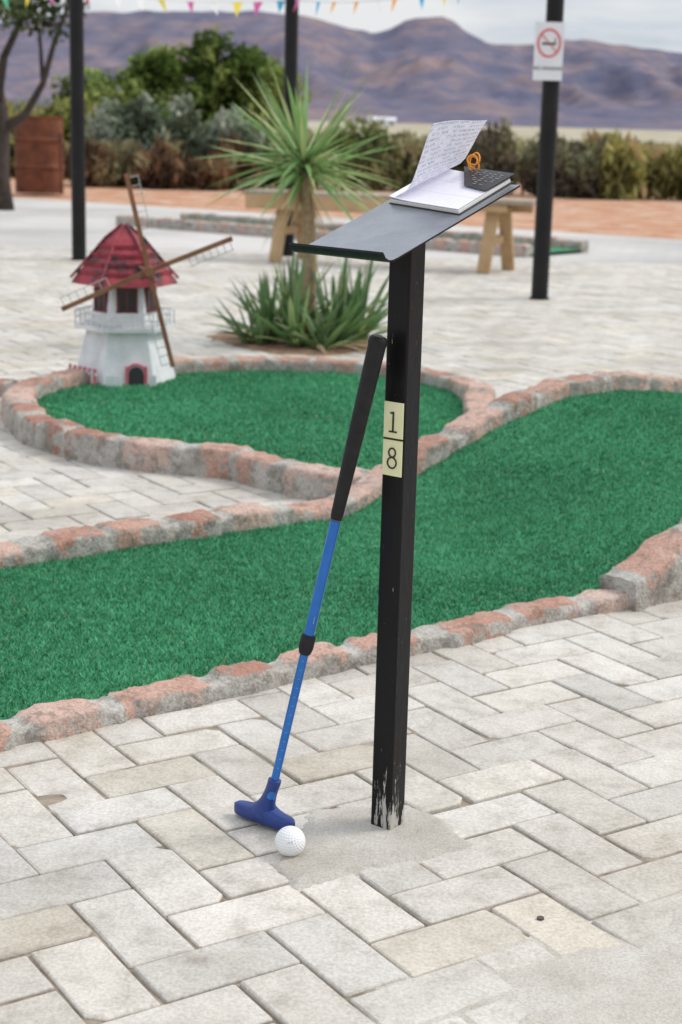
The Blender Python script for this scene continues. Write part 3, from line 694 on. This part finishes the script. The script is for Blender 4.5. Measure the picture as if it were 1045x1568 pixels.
for i in range(12):
    az=random.uniform(0,6.28);leaf(B,(-.2+.2*math.cos(az),7.95+.15*math.sin(az),.02),(math.cos(az),math.sin(az),.25),random.uniform(.2,.36),.035,.25,(.36,.28,.16))
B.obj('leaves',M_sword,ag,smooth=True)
sandsheet('planting_soil',[(-.72,8.2),(-.62,7.95),(-.34,7.63),(-.1,7.62),(.14,7.86),(.12,8.3),(-.2,8.6),(-.6,8.5)],.03,.004,.15,.008,varmat('red_soil',(.20,.11,.065),(.34,.22,.145),30,.95,.5))
def cloud(name,blobs,n,size,pal,elong=1.6,vert=0,gap=.0,seed=1,parent=None,freq=3.):
    r=np.random.default_rng(seed);C=[];pw=np.array([bb[3]*bb[4]*bb[5] for bb in blobs])**.67;pw/=pw.sum()
    idx=r.choice(len(blobs),n,p=pw);Bv=np.array(blobs)[idx];d=r.normal(size=(n,3));d/=np.linalg.norm(d,axis=1)[:,None];rad=r.random(n)**.38
    P=Bv[:,:3]+d*Bv[:,3:6]*rad[:,None]
    nz_=np.array([noise.noise(V(p)*freq) for p in P]);P+= d*nz_[:,None]*Bv[:,3:6]*.5+r.normal(0,.05,(n,3))
    keep=(nz_>-.25+gap)&(P[:,2]>0.0);P=P[keep];nz_=nz_[keep];n=len(P)
    nc=np.array([noise.noise(V(p)*freq*.45+V((9,3,1))) for p in P])
    a_=r.normal(size=(n,3));
    if vert: a_[:,2]=np.abs(a_[:,2])+vert
    a_/=np.linalg.norm(a_,axis=1)[:,None];b_=r.normal(size=(n,3));b_-=a_*(a_*b_).sum(1)[:,None];b_/=np.linalg.norm(b_,axis=1)[:,None]
    s_=size*r.uniform(.5,1.3,n)[:,None];A=a_*s_*elong/2;Bb=b_*s_/2
    v=np.stack([P-A,P+Bb*.8,P+A,P-Bb*.8],1).reshape(-1,3)
    pal=np.array(pal);ci=np.clip(((nc*1.3+nz_*.8+.5)+r.normal(0,.16,n))*len(pal),0,len(pal)-1).astype(int);c=pal[ci]*r.uniform(.7,1.3,n)[:,None]
    return npmesh(name,v,np.arange(4*n).reshape(n,4),M_leaf,np.repeat(c,4,axis=0),parent)
G=[(.075,.115,.03),(.135,.20,.05),(.21,.29,.08),(.30,.37,.12)]
GG=[(.12,.15,.10),(.20,.25,.17),(.28,.34,.25),(.36,.40,.32)]
BR=[(.10,.07,.045),(.19,.115,.07),(.29,.17,.095),(.30,.27,.15)]
OL=[(.12,.13,.06),(.21,.22,.10),(.31,.31,.15),(.42,.38,.22)]
DK=[(.075,.068,.055),(.14,.12,.09),(.21,.18,.13),(.24,.25,.15)]
YG=[(.19,.19,.07),(.33,.32,.11),(.46,.42,.16),(.50,.37,.20)]
def blobs(x0,x1,y,zt,n,seed,dy=1.,zr=None):
    R=random.Random(seed);o=[]
    for i in range(n):
        x=x0+(x1-x0)*(i+.5)/n+R.gauss(0,.2);h=zt*R.uniform(.6,1.0);rr=(x1-x0)/n*R.uniform(.8,1.5)
        o.append((x,y+R.uniform(-dy,dy)*.5,h*.42,rr,rr*.9,h*.5))
    return o
cloud('sagebrush',blobs(-4.9,-2.1,30,1.7,7,1),11000,.11,GG,1.8,0,0,2)
cloud('brown_shrub',blobs(-5.0,-1.9,29,.95,10,2),9000,.10,BR,2.6,.8,0,3)
cloud('olive_shrub',blobs(-2.4,.4,30.5,1.35,8,3),9000,.10,[(.10,.13,.05),(.17,.22,.07),(.25,.29,.12),(.33,.34,.17)],2,.3,0,4)
cloud('olive_shrub',blobs(.2,3.0,31,1.25,8,4),9000,.10,OL,2.4,.6,0,5)
cloud('dark_shrub',blobs(2.6,5.0,30,1.4,9,5),9000,.09,DK,2.2,.4,0,6)
cloud('yellow_grass_shrub',blobs(4.5,9.5,30.0,1.35,12,6),14000,.11,YG,2.8,.9,0,7)
cloud('yellow_grass_shrub',blobs(-9,-4.4,33,1.9,8,9),11000,.12,[(.12,.14,.04),(.2,.25,.06),(.3,.33,.09),(.4,.37,.15)],2.,.3,0,9)
cloud('scrubland',[(x,60+random.uniform(-12,60),.25,3.5,2.5,.55) for x in np.linspace(-22,26,34)],14000,.28,OL,2,.2,0,10)
def tree(name,trunk,limbs,bl,n,size,pal,seed,gap=0,barkcol=((.03,.022,.018),(.07,.05,.04)),elong=1.6,freq=2.2):
    e=empty(name);b=MB();b.tube(trunk[0],trunk[1],10)
    for p,r in limbs: b.tube(p,r,7)
    b.obj('trunk_and_limbs',varmat(name+'_bark',*barkcol,12,.9,.5),e,smooth=True);cloud('crown',bl,n,size,pal,elong,0,gap,seed,e,freq)
R=random.Random(4)
bls=[(-3.5+R.gauss(0,1.15),36+R.gauss(0,.5),1.6+R.uniform(-.7,.7),R.uniform(.4,.8),R.uniform(.4,.8),R.uniform(.35,.6)) for i in range(26)]+[(-5.0,36,1.5,.8,.8,.7),(-1.9,36,1.6,.8,.8,.8),(-3.1,36,2.6,.55,.6,.5),(-4.3,36,2.2,.5,.6,.45),(-2.4,36,2.3,.5,.6,.4)]
tree('green_tree',([(-3.5,36,-.05),(-3.45,36,.6),(-3.5,36,1.3)],[.14,.11,.09]),[([(-3.5,36,.6),(-4.1,36,1.3),(-4.8,36,1.9)],[.07,.05,.02]),([(-3.5,36,.9),(-2.9,36,1.6),(-2.2,36,2.2)],[.07,.05,.02]),([(-3.5,36,1.2),(-3.4,36,2.0),(-3.2,36,2.8)],[.08,.05,.02])],bls,26000,.12,G,12)
bls=[(-4.4+R.gauss(0,.55),20+R.gauss(0,.6),2.75+R.uniform(-.55,.6),R.uniform(.25,.5),R.uniform(.3,.5),R.uniform(.18,.35)) for i in range(16)]+[(-3.5,19.8,2.45,.3,.3,.2),(-4.3,20,2.3,.35,.3,.2)]
tree('thorn_tree',([(-4.26,20,-.05),(-4.3,20,.45),(-4.24,20,.95),(-4.3,20.1,1.4)],[.15,.12,.10,.07]),[([(-4.24,20,.95),(-3.95,19.9,1.12),(-3.72,19.9,1.5),(-3.55,19.8,2.0),(-3.3,19.8,2.6)],[.06,.05,.04,.03,.015]),([(-4.3,20,1.3),(-4.2,20,1.8),(-3.95,20,2.3),(-3.8,20,2.9)],[.07,.05,.035,.02]),([(-4.3,20,1.35),(-4.5,20,1.9),(-4.7,20,2.6)],[.07,.05,.03]),([(-3.72,19.9,1.5),(-3.75,19.9,2.1),(-3.9,19.8,2.5)],[.03,.02,.01]),([(-4.24,20,.95),(-4.5,19.8,1.15),(-4.9,19.8,1.3)],[.06,.04,.03]),([(-3.95,20,2.3),(-3.6,20,2.5),(-3.3,20,2.5)],[.03,.02,.01])],bls,6500,.07,[(.05,.065,.03),(.08,.11,.05),(.13,.16,.08)],13,.05,freq=3)
dr=empty('rusty_drum');t=NT('rusty_steel');c=t.ramp(t.noise(4,6,.7),[(.3,(.07,.022,.012)),(.55,(.17,.055,.025)),(.75,(.25,.10,.05))]);t.bump(t.noise(30,4),.4,.01);M_rust=t.base(c,.85)
b=MB();zz=[0,.02,.02,.35,.37,.40,.42,.75,.77,.80,.82,1.1,1.12,1.14];rr=[.36,.38,.365,.365,.385,.385,.365,.365,.385,.385,.365,.365,.385,.385]
b.tube([(-4.75,25,z) for z in zz],rr,32);b.obj('body',M_rust,dr,smooth=True,ang=30)
b=MB();b.beam((-5.15,24.6,.0),(-5.15,24.6,1.25),.06,.06,(0,1,0));b.beam((-4.35,24.6,.0),(-4.35,24.6,.9),.05,.05,(0,1,0));b.obj('frame_posts',M_rust,dr)
hs=empty('farm_building');b=MB();b.box((13,700,4.4),11,7,2.4);b.obj('walls',M_white,hs)
b=MB();b.v=[(7,696,5.6),(19,696,5.6),(19,704,5.6),(7,704,5.6),(7,700,7.0),(19,700,7.0)];b.f=[(0,1,5,4),(2,3,4,5),(0,4,3),(1,2,5),(0,3,2,1)];b.obj('roof',varmat('metal_roof',(.6,.61,.63),(.7,.7,.71),.5,.4,0),hs)
b=MB()
for x in(9.,13.,17.): b.box((x,696.4,4.4),1.1,.3,1.2)
b.obj('windows',M_dk,hs)
# ------------------------------------------------------------------ mountains
tab=[(-900,52),(-500,56),(-330,50),(-212,59),(-161,66),(-114,68.3),(-56,68.7),(-28.5,66.8),(-5,61.4),(10.8,58),(22.4,61.4),(30,66),(37.8,67.8),(53.4,69),(60,66.5),(65.4,61.5),(77.4,55.3),(97,52.8),(120,55.7),(136,57.6),(160,55.6),(197,51),(300,44),(500,50),(900,40)]
tx=[a_*2.5 for a_,_ in tab];tz=[c_*2.5 for _,c_ in tab]
nx=420;ny=90;xs=np.linspace(-1500,1500,nx);ys=np.linspace(1500,3000,ny);vv=np.zeros((ny,nx,3))
for j,y in enumerate(ys):
    for i,x in enumerate(xs):
        q=(y-1500)/1000;rs=q if q<1 else max(0,1-(q-1)*1.2)
        rd=1-abs(noise.noise(V((x/150+y/900,y/420,1.3))))*2;rd2=1-abs(noise.noise(V((x/45+3,y/150,5.1))))*2
        env=4*rs*(1-rs)*.55+ (.05 if rs>.9 else .0)
        h=6+np.interp(x,tx,tz)*(rs**1.25)*.965+(-(1-rd)*42-(1-rd2)*24)*env*min(1,rs*2)+n3(x,y,0,.03)*4*rs
        vv[j,i]=(x,y,max(3,h))
idx=np.arange(ny*nx).reshape(ny,nx);ff=np.stack([idx[:-1,:-1],idx[:-1,1:],idx[1:,1:],idx[1:,:-1]],-1).reshape(-1,4)
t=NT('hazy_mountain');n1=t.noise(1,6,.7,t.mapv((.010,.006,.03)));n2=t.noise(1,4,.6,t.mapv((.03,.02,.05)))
c=t.ramp(n1,[(.36,(.125,.13,.19)),(.5,(.175,.16,.205)),(.62,(.26,.20,.20))]);c=t.mix(1.0,c,t.ramp(n2,[(.35,(.80,.83,.90)),(.6,(1.08,1.05,1.02))]),'MULTIPLY')  # purple-brown rock with the blue distance haze mixed into its base colour
npmesh('mountains',vv.reshape(-1,3),ff,t.base(c,1.,spec=0.),smooth=True)
# ------------------------------------------------------------------ camera
cam=bpy.data.cameras.new('camera');co_=bpy.data.objects.new('camera',cam);link(co_);scene.camera=co_
cam.sensor_fit='VERTICAL';cam.sensor_height=36;cam.sensor_width=24;cam.lens=36*2453/1568;cam.clip_end=12000;cam.clip_start=.05
Mx=Matrix.Rotation(math.radians(90-13.4),4,'X')@Matrix.Rotation(math.radians(1.55),4,'Z');Mx.translation=V((0,0,1.05));co_.matrix_world=Mx
cam.dof.use_dof=True;cam.dof.focus_distance=2.4;cam.dof.aperture_fstop=7
scene.view_settings.view_transform='Standard';scene.view_settings.look='None';scene.view_settings.exposure=0
